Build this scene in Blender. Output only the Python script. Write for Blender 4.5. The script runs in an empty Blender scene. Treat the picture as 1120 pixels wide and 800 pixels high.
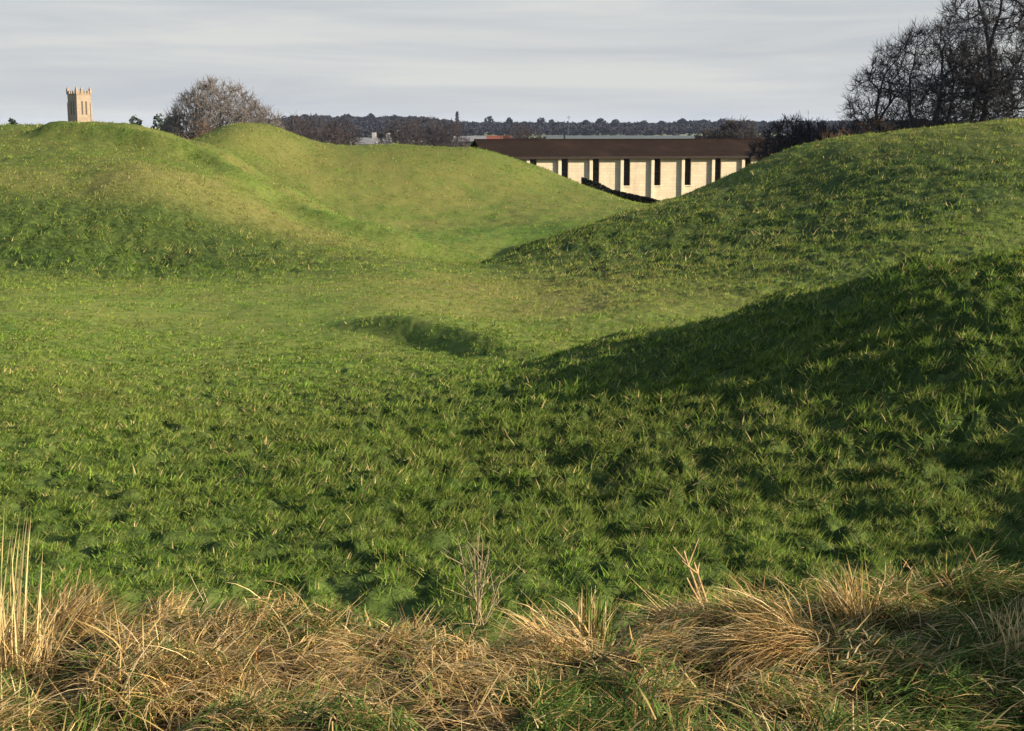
import bpy, math, random
import numpy as np

random.seed(7)
RNG = np.random.default_rng(11)
PI = math.pi
C = bpy.context.scene.collection
F = 1555.0                       # focal length in pixels of the 1120 wide photograph
HZ = 140.0                       # horizon row
TH = math.atan((400 - HZ) / F)
CT, ST = math.cos(TH), math.sin(TH)
EYE = 9.0                        # eye height above the plain

# ------------------------------------------------------------------ helpers
def slope(v):
    cy = (400 - v) / F
    return (-ST + CT * cy) / (CT + ST * cy)

def side(u, v):
    cy = (400 - v) / F
    return ((u - 560) / F) / (CT + ST * cy)

def at(u, v, d):
    """a surveyed spot: bearing and dip angle at forward distance d -> world"""
    return np.array((side(u, v) * d, d, EYE + slope(v) * d))

def sstep(a, b, x):
    t = np.clip((x - a) / (b - a), 0, 1)
    return t * t * (3 - 2 * t)

_perm = np.random.default_rng(5).permutation(4096)
_ang = np.random.default_rng(6).random(4096) * 2 * PI
_gx, _gy = np.cos(_ang), np.sin(_ang)

def noise(x, y):
    xi, yi = np.floor(x).astype(np.int64), np.floor(y).astype(np.int64)
    xf, yf = x - xi, y - yi
    def g(ix, iy, fx, fy):
        h = _perm[(_perm[ix & 4095] + iy) & 4095]
        return _gx[h] * fx + _gy[h] * fy
    u = xf * xf * xf * (xf * (xf * 6 - 15) + 10)
    v = yf * yf * yf * (yf * (yf * 6 - 15) + 10)
    a = g(xi, yi, xf, yf); b = g(xi + 1, yi, xf - 1, yf)
    c = g(xi, yi + 1, xf, yf - 1); d = g(xi + 1, yi + 1, xf - 1, yf - 1)
    return (a + u * (b - a)) * (1 - v) + (c + u * (d - c)) * v

def fbm(x, y, n=3):
    s, a = 0, 1.0
    for k in range(n):
        s = s + a * noise(x * 2 ** k + 17.3 * k, y * 2 ** k - 9.1 * k)
        a *= .5
    return s

# ------------------------------------------------------------------ terrain
CP = []
def col(u, rows):
    for v, z, d in rows:
        if v is not None:
            sx, zz = side(u, v), slope(v) * d
        else:
            zz, sx = z, side(u, 240)
        CP.append((math.atan(sx), math.log(d * math.sqrt(1 + sx * sx)), zz))
V = lambda v, d: (v, None, d)
Z = lambda z, d: (None, z, d)
near = [Z(-1.66, 1.2), Z(-1.68, 2.5), Z(-1.68, 3.6), V(700, 4.7), V(650, 5.5), V(600, 6.9)]
A0 = near + [V(500, 10.2), V(450, 12.4), V(400, 16.3), V(350, 23), V(320, 31), V(297, 40), V(288, 42), V(245, 45), V(200, 49.5), V(187, 53.5), V(176, 58.5),
      V(150, 65), V(140, 70), Z(-.3, 80), Z(-4, 96), Z(-7, 120), Z(-8.2, 160), Z(-9, 230)]
col(-280, A0); col(-130, A0); col(0, A0)
col(85, [V(197, 51.5), V(135.5, 71)])
col(150, near + [V(500, 11), V(450, 14), V(400, 19), V(350, 26), V(320, 34), V(295, 42), V(287, 43.8), V(240, 47), V(192, 52), V(180, 55.5), V(170, 61),
      V(150, 66), V(135.5, 71), Z(-.6, 80), Z(-4.2, 95), Z(-7, 120), Z(-8.2, 160), Z(-9, 230)])
col(215, [V(150, 71), Z(-1.6, 80)])
col(250, [V(288, 44), V(240, 51), V(207, 56), V(192, 62), V(176, 67), V(163, 71), Z(-2.9, 77), V(152, 85), V(138, 93), Z(-3, 106), Z(-7, 125)])
col(300, near + [V(500, 11.3), V(450, 15), V(400, 20), V(350, 27), V(320, 34), V(300, 42), V(138, 94), Z(-7.2, 125), Z(-8.2, 160), Z(-9, 230)])
col(330, [V(283, 46), V(248, 55), V(232, 62), V(211, 69), Z(-4.2, 75), V(200, 81), V(170, 88), V(149.5, 95), Z(-3, 106)])
col(430, [V(279, 48), V(266, 58), V(250, 72), V(222, 80), V(190, 87), V(166, 93), V(157.5, 98), Z(-4, 109), Z(-7.2, 125)])
col(450, near + [V(550, 9), V(500, 11.8), V(450, 15.5), V(400, 21), V(365, 25), V(330, 30.5), V(300, 40)])
col(520, [V(288, 49.5), Z(-5.55, 55), V(264, 65), V(251, 72), V(222, 82), V(190, 90), V(162, 98), Z(-4.4, 109)])
col(560, near + [V(550, 9.2), V(500, 12), V(450, 15), V(400, 20), V(390, 23), V(340, 31), V(300, 43), V(276, 51.5), Z(-5.6, 58), V(172.5, 98.5), Z(-7.2, 125), Z(-8.2, 160), Z(-9, 230)])
col(600, [V(262, 54), Z(-5.45, 61), V(244, 72), V(225, 81), V(200, 93), V(186, 98), Z(-5.5, 109)])
col(620, [V(389, 21.2), Z(-3.9, 24.5)])
col(665, [V(239, 59), Z(-4.4, 67), V(231, 78), V(212.5, 98), Z(-6.5, 108)])
col(700, near + [V(550, 8.9), V(500, 11), V(450, 13.4), V(400, 16.8), V(362, 19.6), Z(-3.7, 22.8), V(345, 28), V(310, 36), V(270, 46), V(230, 60.5), Z(-4.3, 70),
      Z(-5.4, 98), Z(-7.3, 125), Z(-8.2, 160), Z(-9, 230)])
col(722, [V(224, 62), Z(-4.2, 74)])
col(773, [V(205, 64), Z(-3.7, 76), Z(-5.6, 98)])
col(821, [V(184, 65), Z(-3.6, 76)])
col(860, near + [V(550, 8.4), V(500, 10.0), V(450, 11.9), V(380, 14.9), V(335, 17.2), V(319, 18.1), Z(-3.2, 20.3), V(322, 31), V(260, 43), V(210, 52), V(165, 61), Z(-2.3, 71),
      Z(-5.5, 90), Z(-7, 120), Z(-8.2, 160), Z(-9, 230)])
col(925, [V(150, 60)])
col(1000, near + [V(550, 7.9), V(500, 9.2), V(450, 10.6), V(350, 13.6), V(300, 15.4), V(284, 16.2), Z(-2.9, 19), V(290, 31.5), V(230, 42), V(180, 50), V(142.5, 58), Z(-1.6, 70),
      Z(-4.4, 90), Z(-5.4, 120), Z(-8, 165), Z(-9, 230)])
R0 = near + [V(550, 7.6), V(450, 9.9), V(350, 12.5), V(300, 14.2), V(281, 15.1), Z(-2.6, 17.8), V(281, 30.5), V(230, 39.5), V(180, 47), V(150, 52.5),
      V(132.5, 56), Z(-.9, 69), Z(-3.6, 90), Z(-5.2, 120), Z(-8, 165), Z(-9, 230)]
col(1120, R0); col(1240, R0)
col(1400, [Z(-1.66, 1.2), Z(-1.64, 3.6), Z(-1.5, 6), Z(-1.3, 10), Z(-.95, 13.5), Z(-1.0, 15.5), Z(-2.0, 19), Z(-2.4, 32), Z(-1.6, 42), Z(-.7, 51), Z(.3, 61), Z(-.6, 73),
      Z(-3.4, 90), Z(-5.2, 120), Z(-8, 165), Z(-9, 230)])
CP = np.array(CP)
SX, SY = 2.2, 1.0
QX, QY = CP[:, 0] * SX, CP[:, 1] * SY
def _k(d2):
    return .5 * d2 * np.log(d2 + 1e-12)
n_ = len(CP)
M_ = np.zeros((n_ + 3, n_ + 3))
M_[:n_, :n_] = _k((QX[:, None] - QX) ** 2 + (QY[:, None] - QY) ** 2) + np.eye(n_) * 2e-5
M_[:n_, n_] = 1; M_[:n_, n_ + 1] = QX; M_[:n_, n_ + 2] = QY
M_[n_:, :n_] = M_[:n_, n_:].T
W_ = np.linalg.solve(M_, np.concatenate([CP[:, 2], np.zeros(3)]))
GT = np.linspace(-.52, .52, 360); GR = np.linspace(math.log(1.2), math.log(230), 520)
def _tps(t, r):
    out = np.empty(t.shape)
    for i in range(0, len(t), 20000):
        a, b = t[i:i + 20000, None] * SX, r[i:i + 20000, None] * SY
        out[i:i + 20000] = _k((a - QX) ** 2 + (b - QY) ** 2) @ W_[:n_] + W_[n_] + W_[n_ + 1] * a[:, 0] + W_[n_ + 2] * b[:, 0]
    return out
tt, rr = np.meshgrid(GT, GR, indexing='ij')
GZ = _tps(tt.ravel(), rr.ravel()).reshape(tt.shape)

def tgrid(t, r):
    a = np.clip((t - GT[0]) / (GT[1] - GT[0]), 0, len(GT) - 1.001)
    b = np.clip((r - GR[0]) / (GR[1] - GR[0]), 0, len(GR) - 1.001)
    i, j = a.astype(int), b.astype(int)
    fa, fb = a - i, b - j
    return (GZ[i, j] * (1 - fa) + GZ[i + 1, j] * fa) * (1 - fb) + (GZ[i, j + 1] * (1 - fa) + GZ[i + 1, j + 1] * fa) * fb

def worley(x, y):
    xi, yi = np.floor(x).astype(np.int64), np.floor(y).astype(np.int64)
    best = np.full(x.shape, 9.0); rid = np.zeros(x.shape)
    for i in (-1, 0, 1):
        for j in (-1, 0, 1):
            h = _perm[(_perm[(xi + i) & 4095] + yi + j) & 4095]
            px, py = xi + i + (h % 61) / 61.0, yi + j + (h % 53) / 53.0
            d = (x - px) ** 2 + (y - py) ** 2
            m = d < best
            best = np.where(m, d, best); rid = np.where(m, (h % 97) / 97.0, rid)
    return np.sqrt(best), rid

def tussock(X, Y):
    wx = .2 * noise(X * 2.8, Y * 2.6); wy = .2 * noise(X * 2.6 + 9, Y * 2.9)
    d, k = worley((X + wx) * 5.0, (Y + wy) * 4.0)
    return np.clip(1 - (d / .72) ** 2, 0, 1), k

PATH = np.array([at(*q)[:2] for q in ((60, 146, 66), (135, 153, 65), (180, 165, 64), (225, 177, 64), (270, 201, 61), (315, 222, 61.5), (362, 245, 59), (430, 267, 58), (520, 272, 57.5))])
GULLY = np.array([at(*q)[:2] for q in ((190, 151, 70), (225, 163, 69), (262, 183, 67.5), (300, 205, 65.5), (345, 232, 63.5), (400, 257, 61.5))])
def path_dist(X, Y, PATH=PATH):
    best = np.full(X.shape, 1e9)
    for a, b in zip(PATH[:-1], PATH[1:]):
        d = b - a; L2 = (d ** 2).sum()
        t = np.clip(((X - a[0]) * d[0] + (Y - a[1]) * d[1]) / L2, 0, 1)
        best = np.minimum(best, np.hypot(X - a[0] - t * d[0], Y - a[1] - t * d[1]))
    return best

def blob(X, Y, lst):
    """sum of soft patches: (u, v, d, half width in m across, half depth in m, weight)"""
    s = np.zeros(X.shape)
    for u, v, d, wx, wy, k in lst:
        p = at(u, v, d)
        s += k * np.exp(-((X - p[0]) / wx) ** 2 - ((Y - p[1]) / wy) ** 2)
    return s

# a low scarp in the hollow
SC0, SC1 = at(374, 354, 26.0)[:2], at(590, 402, 21.1)[:2]
def scarp(X, Y):
    d = SC1 - SC0; L = np.hypot(*d); d = d / L
    s = (X - SC0[0]) * d[0] + (Y - SC0[1]) * d[1]
    nrm = np.array((-d[1], d[0]))                      # uphill, away from the eye
    q = (X - SC0[0]) * nrm[0] + (Y - SC0[1]) * nrm[1] - .35 * np.sin(s / L * PI)
    taper = sstep(-.4, 2.0, s) * (1 - sstep(L - 2.2, L + .2, s))
    up = sstep(-.78, .12, q)
    back = 1 - sstep(.15, 9, q)
    dip = np.exp(-((q + 1.1) / .8) ** 2)
    return taper * (.37 * up * back - .03 * dip)

def rough_map(X, Y):
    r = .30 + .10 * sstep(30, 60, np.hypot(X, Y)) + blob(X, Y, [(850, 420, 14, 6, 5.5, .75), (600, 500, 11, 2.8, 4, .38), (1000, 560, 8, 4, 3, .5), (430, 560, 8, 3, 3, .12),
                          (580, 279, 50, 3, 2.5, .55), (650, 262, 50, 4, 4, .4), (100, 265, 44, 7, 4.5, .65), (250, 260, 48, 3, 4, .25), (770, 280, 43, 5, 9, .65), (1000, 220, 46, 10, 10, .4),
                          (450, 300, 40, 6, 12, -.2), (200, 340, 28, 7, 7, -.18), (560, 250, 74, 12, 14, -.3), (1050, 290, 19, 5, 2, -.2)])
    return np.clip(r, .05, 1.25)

def dry_lit_map(X, Y):
    d = .20 + .08 * sstep(14, 30, np.hypot(X, Y)) + blob(X, Y, [(620, 310, 36, 5, 8, .3), (230, 192, 54.5, 5, 3, .38), (90, 205, 50, 8, 2.5, .3), (100, 270, 43, 8, 2.2, -.25), (610, 272, 50, 4, 2, -.2), (60, 150, 67, 7, 5, .08), (430, 190, 87, 12, 9, .17), (290, 160, 88, 5, 6, .1),
                          (220, 275, 45, 3, 1.0, .35), (1080, 170, 52, 7, 9, .16), (700, 250, 54, 4, 7, .12), (60, 430, 15, 2.5, 4, .12), (1000, 520, 9.5, 2, 2, .16), (640, 480, 12, 1.5, 2, .08),
                          (560, 262, 68, 9, 5, -.2), (1090, 315, 16.5, 1.5, 1, .2)])
    d = d + .22 * np.exp(-(path_dist(X, Y, GULLY) / 1.8) ** 2) - .12 * np.exp(-(path_dist(X, Y) / 1.0) ** 2)
    d = d + .07 * sstep(22, 60, np.hypot(X, Y))
    d = d + .16 * fbm(X * .35, Y * .25, 3) + .12 * noise(X * 1.7, Y * 1.1) + .14 * sstep(20, 40, np.hypot(X, Y)) * fbm(X * .8, Y * .45, 3)
    p = at(1060, 281, 18.8)
    d = d + .25 * np.exp(-((Y - p[1]) / .7) ** 2) * sstep(5.0, 6.0, X)  # pale strip along the near crest, its sunlit rim put into the colour
    return np.clip(d, 0, 1)

EDGE_X = np.array([-3, -2.1, -1.6, -1.0, -.55, 0, .35, .8, 1.15, 1.5, 1.9, 3.0])
EDGE_Y = np.array([4.9, 4.9, 4.8, 4.78, 4.66, 4.58, 4.68, 4.85, 5.0, 5.25, 5.35, 5.4])
def dead_map(X, Y):
    """matted dead grass on the near bank"""
    e = np.interp(X, EDGE_X, EDGE_Y) + .22 * noise(X * 2.1, Y * 1.3) + .12 * noise(X * 6, Y * 4)
    return 1 - sstep(-.28, .12, Y - e)

def height(X, Y, detail=True):
    X = np.asarray(X, float); Y = np.asarray(Y, float)
    R = np.maximum(np.hypot(X, Y), .05)
    t = np.arctan2(X, Y)
    lr = np.log(np.clip(R, 1.2, 230))
    z = tgrid(np.clip(t, -.5, .5), lr)
    flat = -1.66 - 7.3 * sstep(25, 200, R) + .6 * np.exp(-((R - 45) / 14) ** 2) * (1 + fbm(X * .03, Y * .03, 2))
    w = sstep(.5, 1.1, np.abs(t))
    z = z * (1 - w) + flat * w
    z = z + scarp(X, Y)
    # far plain and the wooded ridge on the skyline
    fwd = sstep(250, 500, R)
    roll = 1.2 * noise(X / 210, Y / 170)
    hi = 1 - .42 * sstep(-.07, -.02, t) + .10 * sstep(.09, .13, t)
    ridge = (15.5 * hi + 4 * noise(X / 500 + 3, Y / 900) + 2 * noise(X / 160, Y / 300)) * sstep(1350, 1900, R)
    ridge = ridge * (.12 + .88 * sstep(-.205, -.145, t)) - 22 * sstep(2300, 3600, R)
    z = z * (1 - fwd) + (-9 + roll * sstep(230, 600, R) + ridge) * fwd
    if detail:
        a = (1 - sstep(70, 120, R))
        rg = rough_map(X, Y)
        z = z + a * (.08 * fbm(X * .5, Y * .45, 2) + .06 * sstep(25, 45, R) * fbm(X * .9, Y * .8, 3))
        b = (1 - sstep(45, 85, R)) * rg
        sc = np.where(R < 24, 3.4, 1.7)
        tk, tr = tussock(X, Y)
        tus = tk * (.35 + .9 * tr) * (1 - sstep(30, 55, R)) + .4 * np.abs(noise(X * 6.3, Y * 5.2))
        big = np.abs(noise(X * 1.2, Y * .8))
        z = z + b * (.10 * tus + .22 * big * sstep(12, 26, R) - .05)
        dm = dead_map(X, Y) * (Y > 1)
        z = z + dm * (.10 * fbm(X * 2.3 + .3, Y * 2.6, 3) + .05)
        # hump of the bank out of view, added to shade the near corner
        z = z + .42 * np.exp(-((X - 2.3) / .38) ** 2 - ((Y - 4.0) / .7) ** 2)
    pd = path_dist(X, Y)
    z = z + (.55 * np.exp(-(pd / .95) ** 2) - .55 * np.exp(-(path_dist(X, Y, GULLY) / 1.5) ** 2)) * (R > 40) * (R < 80)
    return z + EYE

# polar sheet that reaches the horizon
ths = np.concatenate([np.linspace(-PI, -.46, 60)[:-1], np.linspace(-.46, .46, 760), np.linspace(.46, PI, 60)[1:-1]])
rs = np.concatenate([[.4], np.geomspace(1.0, 3.0, 14)[:-1], np.geomspace(3.0, 28, 440)[:-1], np.geomspace(28, 120, 290)[:-1], np.geomspace(120, 9000, 110)])
NT, NR = len(ths), len(rs)
T2, R2 = np.meshgrid(ths, rs, indexing='ij')
GXv, GYv = (np.sin(T2) * R2).ravel(), (np.cos(T2) * R2).ravel()
GZv = height(GXv, GYv)

def make_mesh(name, verts, loops, starts, totals, smooth=True):
    me = bpy.data.meshes.new(name)
    me.vertices.add(len(verts)); me.vertices.foreach_set('co', np.ascontiguousarray(verts, np.float32).ravel())
    me.loops.add(len(loops)); me.loops.foreach_set('vertex_index', np.ascontiguousarray(loops, np.int32))
    me.polygons.add(len(starts)); me.polygons.foreach_set('loop_start', np.ascontiguousarray(starts, np.int32))
    try:
        me.polygons.foreach_set('loop_total', np.ascontiguousarray(totals, np.int32))
    except Exception:
        pass
    me.update(calc_edges=True)
    me.polygons.foreach_set('use_smooth', np.full(len(starts), bool(smooth)))
    me.validate()
    return me

def quads_mesh(name, verts, quads, smooth=True):
    q = np.asarray(quads, np.int32)
    return make_mesh(name, verts, q.ravel(), np.arange(len(q)) * q.shape[1], np.full(len(q), q.shape[1]), smooth)

def link(name, me, mat, parent=None):
    o = bpy.data.objects.new(name, me)
    C.objects.link(o)
    if mat: me.materials.append(mat)
    if parent: o.parent = parent
    return o

def tag(o, label=None, cat=None, group=None, kind=None):
    if label: o['label'] = label
    if cat: o['category'] = cat
    if group: o['group'] = group
    if kind: o['kind'] = kind
    return o

def empty(name, loc, rz=0):
    o = bpy.data.objects.new(name, None); C.objects.link(o)
    o.location = loc; o.rotation_euler = (0, 0, rz); o.empty_display_size = .2
    return o

def attr(me, name, vals):
    if vals.ndim == 1:
        a = me.attributes.new(name, 'FLOAT', 'POINT'); a.data.foreach_set('value', vals.astype(np.float32))
    else:
        a = me.attributes.new(name, 'FLOAT_COLOR', 'POINT')
        c = np.ones((len(vals), 4), np.float32); c[:, :3] = vals
        a.data.foreach_set('color', c.ravel())

# ------------------------------------------------------------------ materials
class NT_:
    def __init__(s, name):
        s.m = bpy.data.materials.new(name); s.m.use_nodes = True
        s.t = s.m.node_tree; s.n = s.t.nodes; s.l = s.t.links
        s.p = s.n['Principled BSDF']; s.out = s.n['Material Output']
    def new(s, ty, **kw):
        n = s.n.new(ty)
        for k, v in kw.items(): setattr(n, k, v)
        return n
    def mix(s, fac, a, b, mode='MIX'):
        n = s.new('ShaderNodeMix', data_type='RGBA', blend_type=mode)
        for sock, val in ((n.inputs[0], fac), (n.inputs[6], a), (n.inputs[7], b)):
            if hasattr(val, 'is_linked') or hasattr(val, 'links'): s.l.new(val, sock)
            elif isinstance(val, (int, float)): sock.default_value = val
            else: sock.default_value = (*val, 1)
        return n.outputs[2]
    def noise(s, scale, detail=3, rough=.55, vec=None, stretch=None):
        n = s.new('ShaderNodeTexNoise'); n.inputs['Scale'].default_value = scale
        n.inputs['Detail'].default_value = detail; n.inputs['Roughness'].default_value = rough
        if vec is None:
            vec = s.new('ShaderNodeTexCoord').outputs['Object']
        if stretch:
            mp = s.new('ShaderNodeMapping'); mp.inputs['Scale'].default_value = stretch
            s.l.new(vec, mp.inputs[0]); vec = mp.outputs[0]
        s.l.new(vec, n.inputs['Vector'])
        return n.outputs['Fac']
    def ramp(s, val, a, b):
        n = s.new('ShaderNodeMapRange'); n.inputs[1].default_value = a; n.inputs[2].default_value = b
        s.l.new(val, n.inputs[0]); return n.outputs[0]
    def attr(s, name):
        return s.new('ShaderNodeAttribute', attribute_name=name)

def simple_mat(name, c1, c2, scale=4, rough=.85, bump=.0, stretch=None, spec=.2, c3=None, scale2=None):
    m = NT_(name)
    f = m.ramp(m.noise(scale, 4, .6, stretch=stretch), .35, .65)
    c = m.mix(f, c1, c2)
    if c3 is not None:
        f2 = m.ramp(m.noise(scale2, 3), .5, .7)
        c = m.mix(f2, c, c3)
    m.l.new(c, m.p.inputs['Base Color'])
    m.p.inputs['Roughness'].default_value = rough
    m.p.inputs['Specular IOR Level'].default_value = spec
    if bump:
        b = m.new('ShaderNodeBump'); b.inputs['Strength'].default_value = bump; b.inputs['Distance'].default_value = .02
        m.l.new(m.noise(scale * 6, 4), b.inputs['Height']); m.l.new(b.outputs[0], m.p.inputs['Normal'])
    return m.m

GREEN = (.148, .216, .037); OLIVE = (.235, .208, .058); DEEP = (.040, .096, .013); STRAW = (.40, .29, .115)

def ground_mat():
    m = NT_('grassland')
    dry, rough, dead, fld = (m.attr(k).outputs['Fac'] for k in ('dry', 'rough', 'dead', 'field'))
    co = m.new('ShaderNodeTexCoord').outputs['Object']
    n1 = m.noise(1.1, 4, .6, co); n2 = m.noise(5.5, 4, .65, co); n3 = m.noise(.17, 3, .5, co)
    g = m.mix(m.ramp(n2, .38, .62), DEEP, GREEN)
    g = m.mix(m.ramp(n1, .3, .7), g, GREEN)
    add = m.new('ShaderNodeMath', operation='MULTIPLY_ADD'); m.l.new(n1, add.inputs[0]); add.inputs[1].default_value = .5; m.l.new(dry, add.inputs[2])
    g = m.mix(m.ramp(add.outputs[0], .38, .82), g, OLIVE)
    add2 = m.new('ShaderNodeMath', operation='MULTIPLY_ADD'); m.l.new(n2, add2.inputs[0]); add2.inputs[1].default_value = .6; m.l.new(dry, add2.inputs[2])
    g = m.mix(m.ramp(add2.outputs[0], .85, 1.35), g, STRAW)
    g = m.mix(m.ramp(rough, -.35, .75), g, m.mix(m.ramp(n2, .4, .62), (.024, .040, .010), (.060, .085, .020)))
    g = m.mix(dead, g, m.mix(m.ramp(n2, .4, .6), (.028, .022, .010), (.085, .058, .026)))
    # the far fields: stubble, pasture and plough in pale strips
    v = m.new('ShaderNodeTexVoronoi'); v.inputs['Scale'].default_value = .006; m.l.new(co, v.inputs['Vector'])
    fc = m.mix(m.ramp(v.outputs['Color'], .2, .8), (.16, .19, .10), (.30, .30, .20))
    g = m.mix(fld, g, fc)
    m.l.new(g, m.p.inputs['Base Color'])
    m.p.inputs['Roughness'].default_value = .95; m.p.inputs['Specular IOR Level'].default_value = .05
    b = m.new('ShaderNodeBump'); b.inputs['Strength'].default_value = .9; b.inputs['Distance'].default_value = .12
    mm = m.new('ShaderNodeMath', operation='MULTIPLY')
    n4 = m.noise(3.2, 5, .65, co)
    m.l.new(n4, mm.inputs[0]); m.l.new(rough, mm.inputs[1])
    m.l.new(mm.outputs[0], b.inputs['Height']); m.l.new(b.outputs[0], m.p.inputs['Normal'])
    return m.m

def blade_mat(name, transl=.35):
    m = NT_(name)
    c = m.attr('tint').outputs['Color']
    m.n.remove(m.p)
    d = m.new('ShaderNodeBsdfDiffuse'); t = m.new('ShaderNodeBsdfTranslucent')
    m.l.new(c, d.inputs[0]); m.l.new(c, t.inputs[0])
    mx = m.new('ShaderNodeMixShader'); mx.inputs[0].default_value = transl
    m.l.new(d.outputs[0], mx.inputs[1]); m.l.new(t.outputs[0], mx.inputs[2])
    m.l.new(mx.outputs[0], m.out.inputs['Surface'])
    return m.m

M_ground = ground_mat()
M_grass = blade_mat('living_grass_blades')
M_dead = blade_mat('dead_grass_blades', .25)

# ground object
idx = np.arange(NT * NR).reshape(NT, NR)
i2 = np.concatenate([idx, idx[:1]])
quads = np.stack([i2[:-1, :-1], i2[1:, :-1], i2[1:, 1:], i2[:-1, 1:]], -1).reshape(-1, 4)[:, ::-1]
verts = np.stack([GXv, GYv, GZv], 1)
gm = quads_mesh('ground', verts, quads)
Rv = np.hypot(GXv, GYv)
attr(gm, 'dry', np.where(Rv < 200, dry_lit_map(GXv, GYv), .3))
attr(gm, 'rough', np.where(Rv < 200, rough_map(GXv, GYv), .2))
attr(gm, 'dead', dead_map(GXv, GYv) * (GYv > .5) * (Rv < 9))
attr(gm, 'field', sstep(110, 190, Rv))
ground = tag(link('ground', gm, M_ground), 'green grass mounds and hollows of the old earthworks', 'ground', kind='structure')
# a cap for the tiny hole under the camera is not needed: the first ring is .4 m across and behind the frame

# ------------------------------------------------------------------ blades
def blades(base, az, length, width, lean, curl, color, seg=2, twist=None):
    """ribbons: base (n,3); az lean azimuth; lean from vertical (rad) at root; curl added towards the tip"""
    n = len(base)
    az = np.broadcast_to(az, n).astype(float); length = np.broadcast_to(length, n); width = np.broadcast_to(width, n)
    lean = np.broadcast_to(lean, n); curl = np.broadcast_to(curl, n)
    tw = RNG.uniform(-1.2, 1.2, n) if twist is None else twist
    wx, wy = -np.sin(az + tw), np.cos(az + tw)
    vs = np.empty((n, 2 * seg + 1, 3), np.float32)
    p = base.astype(float).copy()
    for k in range(seg + 1):
        f = k / seg
        if k < seg:
            w = width * .5 * (1 - .55 * f)
            vs[:, 2 * k, 0] = p[:, 0] - wx * w; vs[:, 2 * k, 1] = p[:, 1] - wy * w; vs[:, 2 * k, 2] = p[:, 2]
            vs[:, 2 * k + 1, 0] = p[:, 0] + wx * w; vs[:, 2 * k + 1, 1] = p[:, 1] + wy * w; vs[:, 2 * k + 1, 2] = p[:, 2]
            a = lean + curl * (f + .5 / seg)
            st = length / seg
            p[:, 0] += np.cos(az) * np.sin(a) * st; p[:, 1] += np.sin(az) * np.sin(a) * st; p[:, 2] += np.cos(a) * st
        else:
            vs[:, 2 * seg] = p
    nv = 2 * seg + 1
    off = np.arange(n)[:, None] * nv
    fl = []
    for k in range(seg - 1):
        fl.append(off + np.array([2 * k, 2 * k + 1, 2 * k + 3, 2 * k + 2]))
    tri = off + np.array([2 * seg - 2, 2 * seg - 1, 2 * seg])
    cols = np.repeat(color, nv, 0)
    return vs.reshape(-1, 3), fl, tri, cols

def blade_mesh(name, parts):
    V_, L_, T_, C_ = [], [], [], []
    o = 0
    for vs, fl, tri, cols in parts:
        for q in fl:
            L_.append((q + o).ravel()); T_.append(np.full(len(q), 4))
        L_.append((tri + o).ravel()); T_.append(np.full(len(tri), 3))
        V_.append(vs); C_.append(cols); o += len(vs)
    T_ = np.concatenate(T_); L_ = np.concatenate(L_)
    st = np.concatenate([[0], np.cumsum(T_)[:-1]])
    me = make_mesh(name, np.concatenate(V_), L_, st, T_, True)
    attr(me, 'tint', np.concatenate(C_))
    return me

def mixc(a, b, f):
    return np.asarray(a) * (1 - f[:, None]) + np.asarray(b) * f[:, None]

def in_wedge(n, d0, d1, half=.42):
    """uniform over the ground between two distances, a little wider than the view"""
    d = np.sqrt(RNG.uniform(d0 ** 2, d1 ** 2, n))
    x = RNG.uniform(-1, 1, n) * (half * d + 1.9)
    return x, d

parts = []
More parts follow.
